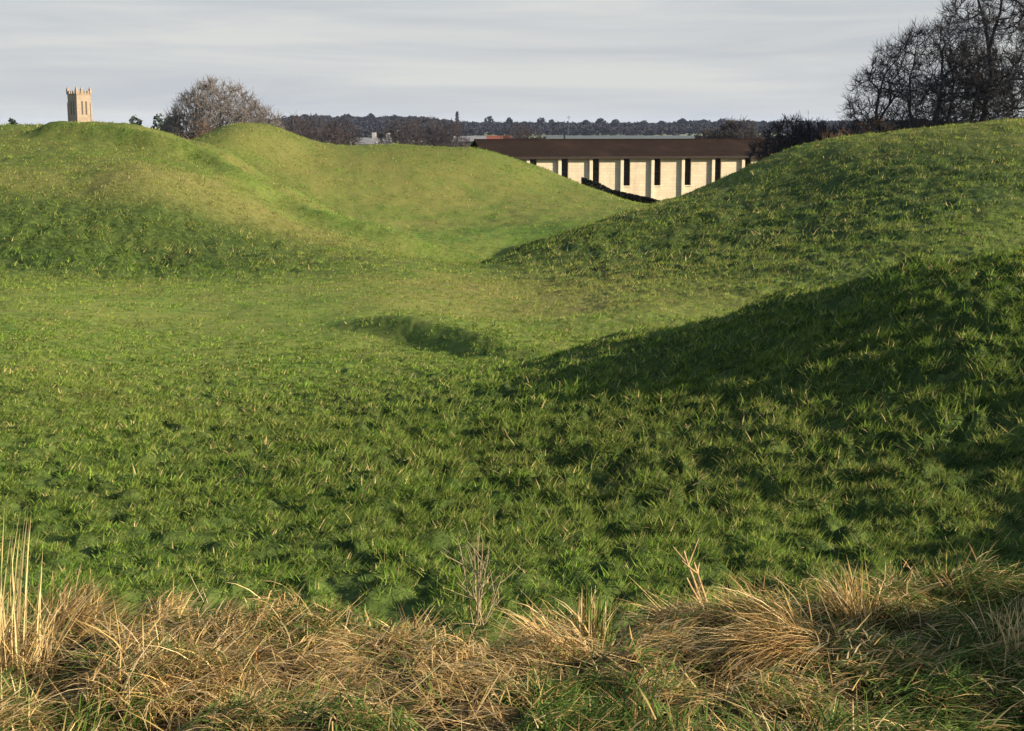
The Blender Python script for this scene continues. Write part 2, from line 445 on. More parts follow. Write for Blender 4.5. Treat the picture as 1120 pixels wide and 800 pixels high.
#      d0   d1   tufts/m2 blades/tuft radius length width
for d0, d1, dens, nb, rad, ln, wd, seg in ((4.2, 9, 520, 17, .055, .052, .0068, 2), (9, 15, 270, 16, .075, .066, .0098, 2), (15, 24, 110, 14, .11, .088, .0145, 2),
                                     (24, 40, 40, 11, .17, .13, .020, 1), (40, 64, 18, 10, .26, .15, .030, 1), (64, 100, 6, 9, .4, .18, .045, 1)):
    area = .84 * (d1 ** 2 - d0 ** 2) / 2 + 3.8 * (d1 - d0)
    nt = int(area * dens)
    tx, ty = in_wedge(nt, d0, d1)
    rg = rough_map(tx, ty); dr = dry_lit_map(tx, ty); dd = dead_map(tx, ty)
    tk, tr = tussock(tx, ty)
    rk = np.clip((rg - .2) / .6, 0, 1)
    keep = (RNG.random(nt) < (1 - rk) * .8 + rk * (.03 + 1.1 * sstep(.42, .80, tk + .25 * noise(tx * 1.7, ty * 1.3)))) & (RNG.random(nt) > dd ** 2 * .92)
    tx, ty, rg, dr, tk, tr = tx[keep], ty[keep], rg[keep], dr[keep], tk[keep], tr[keep]
    nt = len(tx)
    size = np.clip(.45 + .70 * rg, .4, 1.25) * RNG.uniform(.6, 1.3, nt) * (.45 + .85 * tk * (.5 + .7 * tr))
    tone = np.clip(RNG.normal(.42, .2, nt) + .3 * (tr - .5) + .35 * noise(tx * 1.3, ty * .9), 0, 1)
    tdry = np.clip(dr * 1.05 + RNG.normal(0, .16, nt), 0, 1)
    wind = RNG.normal(.1, .7, nt) + .9 * (tr - .5)
    ti = np.repeat(np.arange(nt), nb)
    n = len(ti)
    a0 = RNG.uniform(0, 2 * PI, n); rad_ = rad * np.sqrt(RNG.random(n)) * size[ti]
    bx, by = tx[ti] + np.cos(a0) * rad_, ty[ti] + np.sin(a0) * rad_
    bz = height(bx, by) - .01
    out = np.where(RNG.random(n) < .6, wind[ti] + RNG.normal(0, .6, n), a0)
    L = ln * size[ti] * RNG.uniform(.6, 1.25, n)
    nearness = 1 - sstep(14, 34, ty[ti])
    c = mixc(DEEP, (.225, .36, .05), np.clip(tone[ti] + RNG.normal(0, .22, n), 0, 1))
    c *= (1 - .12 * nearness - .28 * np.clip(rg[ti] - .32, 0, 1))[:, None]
    c = mixc(c, (.29, .25, .08), np.clip(tdry[ti] * .95 + RNG.normal(0, .12, n), 0, 1) * .85)
    straw = (RNG.random(n) < .035 + .16 * tdry[ti] ** 2)
    c[straw] = np.array((.47, .36, .16)) * RNG.uniform(.7, 1.1, straw.sum())[:, None]
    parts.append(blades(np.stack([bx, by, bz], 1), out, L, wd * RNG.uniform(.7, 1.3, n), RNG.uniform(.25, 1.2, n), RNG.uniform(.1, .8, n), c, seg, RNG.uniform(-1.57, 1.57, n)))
tag(link('grass', blade_mesh('grass', parts), M_grass), 'tussocky green grass growing over the mounds and hollows', 'grass', kind='stuff')

# ------------------------------------------------------------------ matted dead grass on the near bank
STR = np.array([(.60, .44, .20), (.52, .35, .14), (.66, .52, .29), (.42, .27, .11), (.28, .17, .075), (.58, .41, .16), (.66, .48, .23), (.64, .50, .27)])
def dead_cols(n, k=1.0, greens=.0):
    c = STR[RNG.integers(0, len(STR), n)] * np.array((1.02, .98, .90)) * RNG.uniform(.65, 1.15, n)[:, None] * k
    g = RNG.random(n) < greens
    c[g] = mixc(DEEP, GREEN, RNG.random(g.sum()))
    return c

parts = []
nt = 1650
tx = RNG.uniform(-4.2, 4.2, nt); ty = RNG.uniform(3.0, 6.2, nt)
dd = dead_map(tx, ty); hole = noise(tx * 2.4 + 5, ty * 2.8)
corner = sstep(.75, 1.5, tx - (ty - 4.4) * .3)          # dark green mixed in towards the corner, partly painting its shade
keep = (RNG.random(nt) < dd) & (hole > -.12 - .1 * corner)
tx, ty, corner = tx[keep], ty[keep], corner[keep]
nt = len(tx); nb = 150
fl_az = 4.0 * noise(tx * 1.1 + 3, ty * 1.2) + np.where(tx < -1.0, .8, -.4) + RNG.normal(0, .8, nt)
up = np.clip(.10 + .5 * noise(tx * 1.7, ty * 1.9 + 4) + .22 * (ty > np.interp(tx, EDGE_X, EDGE_Y) - .3) + .25 * (tx < -1.4), 0, 1)
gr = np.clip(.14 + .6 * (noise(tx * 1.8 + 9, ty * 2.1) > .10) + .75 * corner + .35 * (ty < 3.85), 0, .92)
tonec = RNG.uniform(.62, 1.12, nt)
rcl = RNG.uniform(.07, .16, nt)
ti = np.repeat(np.arange(nt), nb); n = len(ti)
a0 = RNG.uniform(0, 2 * PI, n); q_ = np.sqrt(RNG.random(n)); r_ = rcl[ti] * q_
bx, by = tx[ti] + np.cos(a0) * r_, ty[ti] + np.sin(a0) * r_
bz = height(bx, by) + rcl[ti] * .75 * (1 - q_ ** 2) + RNG.uniform(-.02, .015, n)
L = RNG.uniform(.05, .17, n) * (.75 + .5 * up[ti])
lean = np.clip(RNG.normal(1.3 - .7 * up[ti], .28), .05, 1.55)
curl = np.clip(RNG.normal(.6, .35, n), 0, 1.5)
c = dead_cols(n) * tonec[ti][:, None]
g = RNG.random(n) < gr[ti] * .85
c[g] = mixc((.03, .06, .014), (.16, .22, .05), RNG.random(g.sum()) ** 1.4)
parts.append(blades(np.stack([bx, by, bz], 1), fl_az[ti] + RNG.normal(0, .5, n), L, RNG.uniform(.003, .0068, n), lean, curl, c, 3))
# thatch lying flat between the clumps
n = 36000
bx = RNG.uniform(-4.2, 4.2, n); by = RNG.uniform(3.0, 6.0, n)
k = RNG.random(n) < dead_map(bx, by) * .9; bx, by = bx[k], by[k]; n = len(bx)
c = dead_cols(n, .85, .12)
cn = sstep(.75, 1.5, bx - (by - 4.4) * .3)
c[RNG.random(n) < cn * .75] *= np.array((.22, .33, .2))  # corner thatch tinted dark green, part of its shade painted into the colour
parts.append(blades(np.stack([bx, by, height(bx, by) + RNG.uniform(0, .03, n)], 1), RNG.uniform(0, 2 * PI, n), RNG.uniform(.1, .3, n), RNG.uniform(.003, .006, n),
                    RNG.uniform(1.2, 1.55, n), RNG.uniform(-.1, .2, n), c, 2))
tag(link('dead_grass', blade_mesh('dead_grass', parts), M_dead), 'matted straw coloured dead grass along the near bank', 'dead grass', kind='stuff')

# ------------------------------------------------------------------ single plants of the near bank
def ground_pt(u, v, d):
    p = at(u, v, d)
    return np.array((p[0], p[1], float(height(p[0:1], p[1:2])[0])))

def on_ground(u, v, d0=3.2, d1=8.0):
    """where a view bearing meets the ground"""
    ds = np.linspace(d0, d1, 400)
    P = np.stack([at(u, v, d) for d in ds])
    below = P[:, 2] < height(P[:, 0], P[:, 1])
    i = int(np.argmax(below)) if below.any() else len(ds) - 1
    p = P[i].copy(); p[2] = float(height(p[0:1], p[1:2])[0])
    return p

def plant(name, p, parts, label, cat, group=None, part_names=('blades',)):
    r = empty(name, p)
    for pn, pt in zip(part_names, parts):
        me = blade_mesh(pn, [pt] if isinstance(pt, tuple) else pt)
        link(pn, me, M_dead, r)
    tag(r, label, cat, group)
    return r

def clump(n, rad, length, az, az_sd, lean, lean_sd, curl, wid=(.003, .006), k=1.0, greens=.05, seg=4):
    a0 = RNG.uniform(0, 2 * PI, n); r_ = rad * np.sqrt(RNG.random(n))
    b = np.stack([np.cos(a0) * r_, np.sin(a0) * r_, np.full(n, -.02)], 1)
    return blades(b, az + RNG.normal(0, az_sd, n), length * RNG.uniform(.55, 1.1, n), RNG.uniform(*wid, n), np.clip(RNG.normal(lean, lean_sd, n), .0, 1.5),
                  np.clip(RNG.normal(curl, .3, n), 0, 1.8), dead_cols(n, k, greens), seg)

# the tall straw stalks at the edge of the bank
p = on_ground(18, 738)
n = 30
b = np.stack([RNG.normal(0, .035, n), RNG.normal(0, .05, n), np.full(n, -.02)], 1)
st = blades(b, RNG.normal(.6, .9, n), RNG.uniform(.28, .62, n), RNG.uniform(.004, .007, n), RNG.uniform(0, .12, n), RNG.uniform(0, .18, n), np.tile((.58, .45, .21), (n, 1)) * RNG.uniform(.75, 1.05, n)[:, None], 4)
plant('straw_stalks', p, [st, clump(120, .12, .32, .3, 1.2, .4, .25, .5)], 'upright clump of tall pale straw stalks, tallest of the dead grass', 'tall grass', part_names=('stalks', 'blades'))

def tube_parts(paths):
    """thin round stems: list of (points, r0, r1)"""
    V_, Q_ = [], []
    o = 0
    for pts, r0, r1 in paths:
        pts = np.asarray(pts, float); m = len(pts)
        d = np.gradient(pts, axis=0); d /= np.linalg.norm(d, axis=1)[:, None] + 1e-9
        ref = np.where(np.abs(d[:, 2:3]) > .9, np.array([[1., 0, 0]]), np.array([[0., 0, 1]]))
        a = np.cross(d, ref); a /= np.linalg.norm(a, axis=1)[:, None]; b = np.cross(d, a)
        r = np.linspace(r0, r1, m)[:, None]
        ns = 5
        ring = np.stack([pts + r * (a * math.cos(2 * PI * k / ns) + b * math.sin(2 * PI * k / ns)) for k in range(ns)], 1)
        V_.append(ring.reshape(-1, 3))
        for i in range(m - 1):
            for k in range(ns):
                Q_.append((o + i * ns + k, o + i * ns + (k + 1) % ns, o + (i + 1) * ns + (k + 1) % ns, o + (i + 1) * ns + k))
        o += m * ns
    return np.concatenate(V_), np.array(Q_)

M_twig = simple_mat('pale_dry_stem', (.30, .245, .145), (.21, .155, .08), 30, .8)
M_stalk = simple_mat('brown_dead_stem', (.40, .27, .13), (.24, .15, .07), 30, .8)

def bent(p0, d, L, bow, m=6):
    d = np.asarray(d, float); d /= np.linalg.norm(d)
    t = np.linspace(0, 1, m)[:, None]
    side_ = np.array((RNG.normal(), RNG.normal(), 0)) * .6 + np.array((0, 0, 1.)) * .4
    return np.asarray(p0, float) + d * L * t + side_ * bow * L * t * t + RNG.normal(0, .006 * L, (m, 3)) * t

def stem_plant(name, p, stems, mat, label, cat, twigs=2, r=.0035):
    root = empty(name, p)
    sp, tp = [], []
    for dx, dy, L, bow in stems:
        pts = bent((RNG.normal(0, .012), RNG.normal(0, .012), -.03), (dx, dy, 1), L, bow)
        sp.append((pts, r, r * .45))
        for k in range(twigs):
            i = RNG.integers(2, 5)
            tp.append((bent(pts[i], (dx + RNG.normal(0, .7), dy + RNG.normal(0, .5), .9), L * RNG.uniform(.2, .42), .12), r * .5, r * .25))
    v, q = tube_parts(sp); link('stems', quads_mesh('stems', v, q), mat, root)
    if tp:
        v, q = tube_parts(tp); link('twigs', quads_mesh('twigs', v, q), mat, root)
    return tag(root, label, cat)

stem_plant('bare_weed', on_ground(522, 688), [(-.14, 0, .34, .02), (-.02, .05, .38, .0), (.02, 0, .36, .02), (.16, .0, .31, .04), (.42, .1, .26, -.05), (-.3, 0, .24, .05), (.08, -.1, .3, .02), (.75, 0, .16, .1), (-.06, .1, .33, .03)],
           M_twig, 'bare pale weed with several thin forked stems, standing against the green slope', 'weed', 4, .0036)
stem_plant('dead_stalk', on_ground(778, 668), [(-.36, .1, .26, .03), (-.5, 0, .17, .05), (-.28, .1, .21, .03)], M_stalk,
           'leaning brown dead stalk above a dark gap in the dry grass', 'stalk', 2, .0075)
stem_plant('thin_straw_stem', on_ground(228, 664), [(-.52, .1, .17, .02), (-.35, .1, .11, 0)], M_twig, 'short straw stem tipping sideways over the edge of the dead grass', 'stem', 0, .0035)
stem_plant('pale_twig', on_ground(870, 706), [(2.0, .4, .16, .03)], M_twig, 'whitish bare twig lying across the dark corner of the bank', 'twig', 1, .0045)
stem_plant('straight_straw', on_ground(1000, 706), [(7.0, .2, .26, .0)], M_stalk, 'thin straight stem lying level over a black hollow in the bank', 'stem', 0, .0028)
stem_plant('lone_stem', on_ground(149, 806), [(.02, 0, .22, .0)], M_twig, 'single upright straw at the very front of the bank', 'stem', 0, .003)

plant('dry_tuft', on_ground(938, 690), [clump(170, .06, .25, 2.2, .9, .35, .22, .5, k=.95, greens=.15)], 'pointed upright tuft of dry grass beside the dark corner', 'grass tuft')
plant('dry_tuft', on_ground(648, 715), [clump(130, .055, .23, 1.3, .9, .15, .14, .3, greens=.4)], 'narrow half green tuft rising from straw below the weed', 'grass tuft')
plant('dry_tuft', on_ground(620, 715), [clump(260, .1, .26, 2.9, .6, .5, .25, 1.3, k=1.1)], 'rounded golden tuft bowed over beside a narrow green one', 'grass tuft')
plant('grass_sheaf', on_ground(880, 705), [clump(620, .13, .44, 4.0, .22, .95, .15, .65, k=1.12, greens=.0)], 'combed sheaf of flattened straw sloping down the bank', 'grass sheaf')
plant('grass_sheaf', on_ground(775, 690), [clump(420, .11, .36, 3.9, .25, .95, .18, .6, k=1.0, greens=.02)], 'smaller sheaf of flattened straw under the leaning brown stalk', 'grass sheaf')
plant('dry_tuft', on_ground(1112, 735), [clump(240, .08, .26, 1.0, .9, .6, .3, .8, k=1.05)], 'golden tuft at the rim of the black hollow', 'grass tuft')
plant('dry_tuft', on_ground(1040, 652), [clump(200, .1, .16, 2.0, 1.2, .7, .3, .8, k=.8, greens=.35)], 'low brownish tuft on the crest of the shaded corner', 'grass tuft')
plant('arching_tuft', on_ground(75, 680), [clump(160, .1, .26, .3, .9, .3, .2, 1.3, k=.75, greens=.7)], 'grey green tuft arching over a dark hole near the tall stalks', 'grass tuft')
plant('straw_mound', on_ground(190, 740), [clump(720, .24, .25, -.6, 1.3, .95, .3, .8, k=1.05, greens=.05)], 'broad heap of tangled orange straw near the tall stalks', 'grass heap')
plant('green_tuft', on_ground(610, 790), [clump(240, .1, .14, .6, 1.2, .5, .25, .7, k=.8, greens=.92)], 'small dark green tuft growing through pale straw', 'grass tuft')
plant('green_tuft', on_ground(110, 798), [clump(260, .14, .16, .6, 1.2, .5, .25, .7, k=.8, greens=.95)], 'bluish green tuft below the heap of tangled straw', 'grass tuft')

# ------------------------------------------------------------------ woody plants
def split_pts(pts):
    c = pts.mean(0)
    a = pts[RNG.integers(len(pts))]; b = pts[np.argmax(((pts - a) ** 2).sum(1))]
    if len(pts) > 4:
        a = pts[np.argmax(((pts - b) ** 2).sum(1) * RNG.uniform(.6, 1, len(pts)))]
    for _ in range(2):
        m = ((pts - a) ** 2).sum(1) < ((pts - b) ** 2).sum(1)
        if m.all() or (~m).all(): break
        a, b = pts[m].mean(0), pts[~m].mean(0)
    if m.all() or (~m).all():
        m = np.arange(len(pts)) < len(pts) // 2
    return pts[m], pts[~m]

def grow(start, d0, pts, segs, r_leaf, expo=.5, jag=.05):
    stack = [(np.asarray(start, float), np.asarray(d0, float), pts, 0)]
    while stack:
        p, d, q, lev = stack.pop()
        n = len(q)
        if n == 1:
            segs.append((p, q[0], d, 1, lev)); continue
        c = q.mean(0); L = np.linalg.norm(c - p)
        f = RNG.uniform(.28, .5)
        e = p + (c - p) * f + d * L * .05 + RNG.normal(0, jag * L, 3)
        nd = e - p; nd /= np.linalg.norm(nd) + 1e-9
        segs.append((p, e, d, n, lev))
        for h in split_pts(q):
            stack.append((e, nd, h, lev + 1))

def segs_mesh(segs, rfun, ns=3, mid=True):
    S = len(segs)
    p = np.array([s[0] for s in segs]); e = np.array([s[1] for s in segs]); d = np.array([s[2] for s in segs]); n = np.array([s[3] for s in segs], float)
    L = np.linalg.norm(e - p, axis=1)[:, None] + 1e-6
    m = (p + e) / 2 + (d * L - (e - p)) * .10 + RNG.normal(0, .035, (S, 3)) * L
    r0 = rfun(n)[:, None]; r1 = rfun(np.maximum(n * .62, .5))[:, None]
    r1[n == 1] *= .5
    rings = []
    for q, r, t in ((p, r0, m - p), (m, (r0 + r1) / 2, e - p), (e, r1, e - m)):
        t = t / (np.linalg.norm(t, axis=1)[:, None] + 1e-9)
        ref = np.where(np.abs(t[:, 2:3]) > .9, np.array([[1., 0, 0]]), np.array([[0., 0, 1]]))
        a = np.cross(t, ref); a /= np.linalg.norm(a, axis=1)[:, None] + 1e-9; b = np.cross(t, a)
        rings.append(np.stack([q + r * (a * math.cos(2 * PI * k / ns) + b * math.sin(2 * PI * k / ns)) for k in range(ns)], 1))
    vs = np.stack(rings, 1).reshape(-1, 3)
    off = (np.arange(S) * 3 * ns)[:, None]
    q = []
    for i in range(2):
        for k in range(ns):
            q.append(off + np.array([i * ns + k, i * ns + (k + 1) % ns, (i + 1) * ns + (k + 1) % ns, (i + 1) * ns + k]))
    return vs, np.concatenate(q)

def hull_points(n, cx, cz, rx, ry, rz, zmin, shell=.35):
    """points filling a lumpy dome, denser towards its skin"""
    v = RNG.normal(0, 1, (n * 3, 3)); v /= np.linalg.norm(v, axis=1)[:, None]
    lum = 1 + .16 * noise(v[:, 0] * 2.5 + 7 * cx, v[:, 1] * 2.5 + v[:, 2] * 1.7) + .1 * noise(v[:, 0] * 6, v[:, 2] * 6 + cz)
    r = np.where(RNG.random(n * 3) < shell, RNG.uniform(.86, 1.0, n * 3), RNG.random(n * 3) ** (1 / 2.4)) * lum
    p = v * r[:, None] * np.array((rx, ry, rz)) + np.array((cx, 0, cz))
    return p[p[:, 2] > zmin][:n]

def bare_tree(name, base, pts, stems, mat, label, cat, group=None, r_twig=.012, r_trunk=.35, twigs=3, twig_len=.7, droop=0, trunk_n=None, mat_trunk=None, up=.55):
    root = empty(name, base)
    # stems: list of (x, y, lean dx, dy, height to first fork)
    segs = []
    st = np.array([(s[0] + s[2] * s[4], s[1] + s[3] * s[4], s[4]) for s in stems])
    who = np.argmin(((pts[:, None, :2] - (st[:, :2] + st[:, :2] * .8)) ** 2).sum(2) + RNG.normal(0, 1.7, (len(pts), len(st))) ** 2, axis=1)
    for i, s in enumerate(stems):
        q = pts[who == i]
        if len(q) < 2: continue
        p0 = np.array((s[0], s[1], -.3)); p1 = st[i]
        d = p1 - p0; d /= np.linalg.norm(d)
        segs.append((p0, p1, d, len(q), 0))
        grow(p1, d, q, segs, r_twig)
    # short twigs on the outer shoots
    outer = [s for s in segs if s[3] <= 4]
    tw = []
    for s in outer:
        d = s[1] - s[0]; L = np.linalg.norm(d) + 1e-6; d = d / L
        for k in range(twigs):
            f = RNG.uniform(.25, 1.0)
            q = s[0] + (s[1] - s[0]) * f
            dd = d * .8 + RNG.normal(0, .55, 3) + np.array((0, 0, up - droop)); dd /= np.linalg.norm(dd)
            tw.append((q, q + dd * twig_len * RNG.uniform(.45, 1.2), d, 1, 9))
    N = max(len(pts) / max(len(stems), 1), 2)
    ex = math.log(r_trunk / r_twig) / math.log(N)
    rf = lambda n: r_twig * np.maximum(n, .6) ** ex
    big = [s for s in segs if s[3] > N * .06]
    small = [s for s in segs if s[3] <= N * .06] + tw
    v, q = segs_mesh(big, rf, 7); link('trunk', quads_mesh('trunk', v, q), mat_trunk or mat, root)
    v, q = segs_mesh(small, rf, 3); link('crown', quads_mesh('crown', v, q), mat, root)
    return tag(root, label, cat, group)

def gz(x, y):
    return float(height(np.array([x]), np.array([y]), False)[0])

def spot(u, d):
    x = side(u, 145) * d
    return np.array((x, d, gz(x, d)))

def top_z(v, d):
    return EYE + slope(v) * d

M_bark = simple_mat('grey_brown_bark', (.055, .05, .045), (.10, .09, .08), 3, .9)
M_barkdark = simple_mat('dark_twigs', (.030, .027, .028), (.048, .042, .042), 2, .9)
M_barkpale = simple_mat('pale_grey_twigs', (.165, .142, .125), (.115, .10, .09), 1.2, .9)
M_barkbrown = simple_mat('purple_brown_twigs', (.055, .042, .042), (.038, .031, .034), .8, .9)
M_barkrust = simple_mat('rusty_brown_twigs', (.13, .075, .04), (.07, .045, .028), .8, .9)

# the dome-crowned bare tree on the skyline
D = 112
b = spot(1018, D); ppm = F / D
topz = top_z(18, D) - b[2]
pts = hull_points(4400, 0, topz * .36, 6.7, 5.6, topz * .62, topz * .13, .3)
pts[:, 0] += .25 * (topz * .4 - pts[:, 2]) * -.15
bare_tree('bare_tree', b, pts, [(-1.0, 0, -.5, .1, 1.5), (-.4, .8, -.2, .1, 2.4), (.1, -.4, .0, -.1, 2.8), (.7, .3, .22, .1, 2.4), (1.3, -.2, .5, .0, 1.6)], M_barkdark,
          'dark bare tree with a dense dome shaped crown behind the grassy mound', 'tree', 'bare winter trees on the mound skyline', .0145, .22, 3, .75)
# the taller tree whose crown leaves the picture
D = 106
b = spot(1108, D); topz = top_z(-75, D) - b[2]
pts = np.concatenate([hull_points(2600, 1.4, topz * .62, 7.2, 6.5, topz * .40, topz * .2, .35), hull_points(500, -1.5, topz * .36, 5.2, 4.5, topz * .17, topz * .16, .4)])
bare_tree('bare_tree', b, pts, [(-1.7, 0, -.12, .1, 4.6), (.6, .6, .12, .0, 4.4), (2.8, -.5, .22, .0, 4.8)], M_barkdark,
          'taller open crowned bare tree whose top leaves the picture', 'tree', 'bare winter trees on the mound skyline', .0165, .27, 4, .8)
# brown scrub at their foot
for u, v, d, rx, lab, mt in ((955, 124, 104, 2.6, 'rusty brown bush under the dome crowned tree', M_barkrust), (918, 139, 103, 2.4, 'low brown bush where the scrub thins out', M_barkrust),
                         (1005, 126, 105, 2.2, 'dark bush tangled among the stems of the dome crowned tree', M_barkdark)):
    b = spot(u, d); t = top_z(v, d) - b[2]
    pts = hull_points(520, 0, t * .5, rx, 1.8, t * .5, t * .08, .3)
    bare_tree('bare_bush', b, pts, [(x, 0, x * .2, 0, .5) for x in (-1, -.3, .4, 1.1)], mt, lab, 'bush', None, .013, .06, 3, .4)

# the pale tree beyond the mound
D = 150
b = spot(241, D); topz = top_z(80, D) - b[2]
pts = np.concatenate([hull_points(2600, -.3, topz * .52, 5.3, 4.8, topz * .44, topz * .16, .3), hull_points(700, 3.9, topz * .48, 3.2, 3, topz * .29, topz * .2, .4), hull_points(450, -4.0, topz * .46, 2.7, 3, topz * .27, topz * .2, .4)])
bare_tree('pale_tree', b, pts, [(-1.2, 0, -.25, 0, 2.2), (.0, 0, 0, .1, 2.4), (1.2, .2, .3, 0, 2.2), (2.0, 0, .6, 0, 2.0)], M_barkpale,
          'pale grey rounded bare tree standing beyond the mound', 'tree', None, .022, .16, 3, .8, mat_trunk=M_bark)
for u, v, d, rx, lab, mt in ((222, 131, 138, 1.8, 'russet thicket at the foot of the pale tree', M_barkrust), (284, 133, 136, 2.6, 'grey thicket under the spreading side of the pale tree', M_barkpale)):
    b = spot(u, d); t = top_z(v, d) - b[2]
    pts = hull_points(420, 0, t * .55, rx, 1.8, t * .45, t * .1, .3)
    bare_tree('thicket', b, pts, [(x, 0, x * .2, 0, .8) for x in (-.8, .0, .8)], mt, lab, 'bush', None, .014, .07, 3, .5)

# bare trees round the end of the long building
for i, (u, v, d, rx, dens, lab) in enumerate(((806, 133, 124, 3.6, 1500, 'dark bare tree behind the roof of the long stone building'), (864, 130, 127, 3.2, 900, 'tallest dark bare tree hiding the end of the long building'),
                                    (886, 134, 121, 2.8, 800, 'dark bare tree close beside the slope of the nearer mound'), (778, 142, 131, 3.0, 1100, 'small dark bare tree first behind the brown roof'),
                                    (910, 138, 119, 2.6, 650, 'dark bare tree half sunk behind the nearer mound'))):
    b = spot(u, d); t = top_z(v, d) - b[2]
    if i in (0, 3): d += 28
    else: d = 116 - i
    b = spot(u, d); t = top_z(v, d) - b[2]
    pts = hull_points(dens, 0, t * .56, rx, 2.8, t * .46, t * .1, .3)
    bare_tree('dark_tree', b, pts, [(x, y, x * .25, y * .2, 1.4) for x, y in ((-.9, .2), (.1, -.3), (1, .2))], M_barkdark, lab, 'tree', 'dark bare trees by the long building', .024, .18, 3, .6)
for u, v, lab in ((883, 123, 'slimmest bare sapling poking above the dark trees'), (900, 124, 'slim bare sapling farther along the dark trees')):
    b = spot(u, 114); t = top_z(v, 114) - b[2]
    pts = hull_points(60, 0, t * .62, .8, .8, t * .38, t * .2, .2)
    bare_tree('sapling', b, pts, [(0, 0, 0, 0, t * .3)], M_barkdark, lab, 'tree', None, .014, .07, 2, .5)

# purple-brown bare trees beyond the second mound
for u, v, d, rx, lab in ((318, 129, 190, 4.2, 'purple brown bare tree nearest the pale tree'), (346, 128, 205, 4.4, 'purple brown bare tree rising behind the mound saddle'), (372, 132, 215, 3.8, 'low purple brown bare tree just before the white cottages'),
                         (440, 131, 260, 4.6, 'brown bare tree right behind the white cottages'), (466, 130, 270, 4.6, 'brown bare tree midway along the mound top'), (490, 132, 265, 4.2, 'brown bare tree beside the grey shed'),
                         (572, 136, 300, 4.6, 'reddish brown bare tree over the end of the brown roof')):
    b = spot(u, d); t = top_z(v, d) - b[2]
    pts = hull_points(480, 0, t * .6, rx, 3.6, t * .42, t * .12, .35)
    bare_tree('brown_tree', b, pts, [(-.5, 0, -.2, 0, 2), (.5, 0, .2, 0, 2.2)], M_barkbrown, lab, 'tree', 'brown bare trees in the middle distance', .028, .2, 3, .9)

# ------------------------------------------------------------------ leafy crowns
M_ever = simple_mat('evergreen_foliage', (.022, .034, .026), (.040, .055, .038), .7, .9)
M_farwood = simple_mat('far_wood_foliage', (.012, .014, .019), (.022, .021, .026), .05, .95)

def leaf_faces(cent, size):
    n = len(cent)
    a = RNG.normal(0, 1, (n, 3)); a /= np.linalg.norm(a, axis=1)[:, None]
    b = np.cross(a, RNG.normal(0, 1, (n, 3))); b /= np.linalg.norm(b, axis=1)[:, None]
    s = (size * RNG.uniform(.6, 1.4, n))[:, None]
    v = np.stack([cent - a * s, cent + b * s * .7, cent + a * s, cent - b * s * .7], 1).reshape(-1, 3)
    return v, np.arange(n * 4).reshape(n, 4)

def leafy_tree(name, base, t, rx, lab, cat, mat, group=None, n=420, size=.5, conifer=False, trunk=.25):
    root = empty(name, base)
    if conifer:
        z = RNG.random(n) ** .8 * t
        rr_ = rx * (1 - z / t * .75) * np.sqrt(RNG.random(n)); a = RNG.uniform(0, 2 * PI, n)
        c = np.stack([np.cos(a) * rr_, np.sin(a) * rr_, z + t * .06], 1)
    else:
        c = hull_points(n, 0, t * .56, rx, rx * .9, t * .45, t * .08, .45)
    v, q = leaf_faces(c, size)
    link('crown', quads_mesh('crown', v, q, False), mat, root)
    v, q = tube_parts([(np.array([(0, 0, -.3), (0.05, 0, t * .3), (.0, .05, t * .75)]), trunk, trunk * .3)])
    link('trunk', quads_mesh('trunk', v, q), M_bark, root)
    return tag(root, lab, cat, group)

for u, v, d, rx, lab in ((16, 131, 330, 2.8, 'small dark round tree top at the edge of the mound crest'), (149, 127, 300, 1.9, 'small dark tree top alone on the crest between tower and pale tree'),
                         (176, 126.5, 280, 2.5, 'dark tree top against the pale crown of the bare tree'), (188, 128, 260, 2.4, 'lower dark tree top partly in front of the pale bare tree')):
    b = spot(u, d); t = top_z(v, d) - b[2]
    leafy_tree('round_tree', b, t, rx, lab, 'tree', M_ever, 'dark tree tops behind the mound crest', 520, .45)

# trees that stand out on the far ridge
ridge = [(335, 126, 4, 0), (380, 125, 7, 0), (406, 124.5, 5, 0), (432, 126, 6, 0), (500, 123.5, 3.6, 1), (535, 127.5, 5.5, 0), (557, 129, 4, 0), (592, 129, 5.5, 0), (603, 131, 4, 0), (641, 132, 5, 0),
         (657, 129.5, 6.5, 0), (673, 131, 5.5, 0), (704, 132, 5, 0), (723, 132.5, 4, 0), (746, 130, 6, 0), (770, 131, 6, 0), (790, 130, 6, 0)]
NAMES = ['first dark ridge tree, out past the pale tree', 'broad dark crown over the white cottages', 'dark peaked crown breaking the wooded skyline', 'broad dark crown over the brown trees', 'narrow dark conifer sticking up from the wooded skyline', 'round dark tree just past the skyline conifer',
         'small round dark tree midway between conifer and mast', 'dark flat topped ridge tree next to the mast', 'small dark ridge tree hugging its flat topped neighbour', 'low dark ridge tree above the first wall bays', 'largest dark ridge tree above the long brown roof', 'dark ridge tree leaning on the largest one',
         'plain dark ridge tree above the middle of the roof', 'smallest dark ridge tree above the roof', 'broad dark ridge tree above the last wall bays', 'dark ridge tree where the roof nears the bare trees', 'last dark ridge tree before the bare trees by the building']
for (u, v, rx, con), lab in zip(ridge, NAMES):
    d = 1780 + RNG.uniform(-60, 40)
    b = spot(u, d); t = max(top_z(v, d) - b[2], 6)
    leafy_tree('ridge_tree', b, t, rx, lab, 'tree', M_farwood, 'trees standing out on the far wooded ridge', 260, 1.3, bool(con), .5)

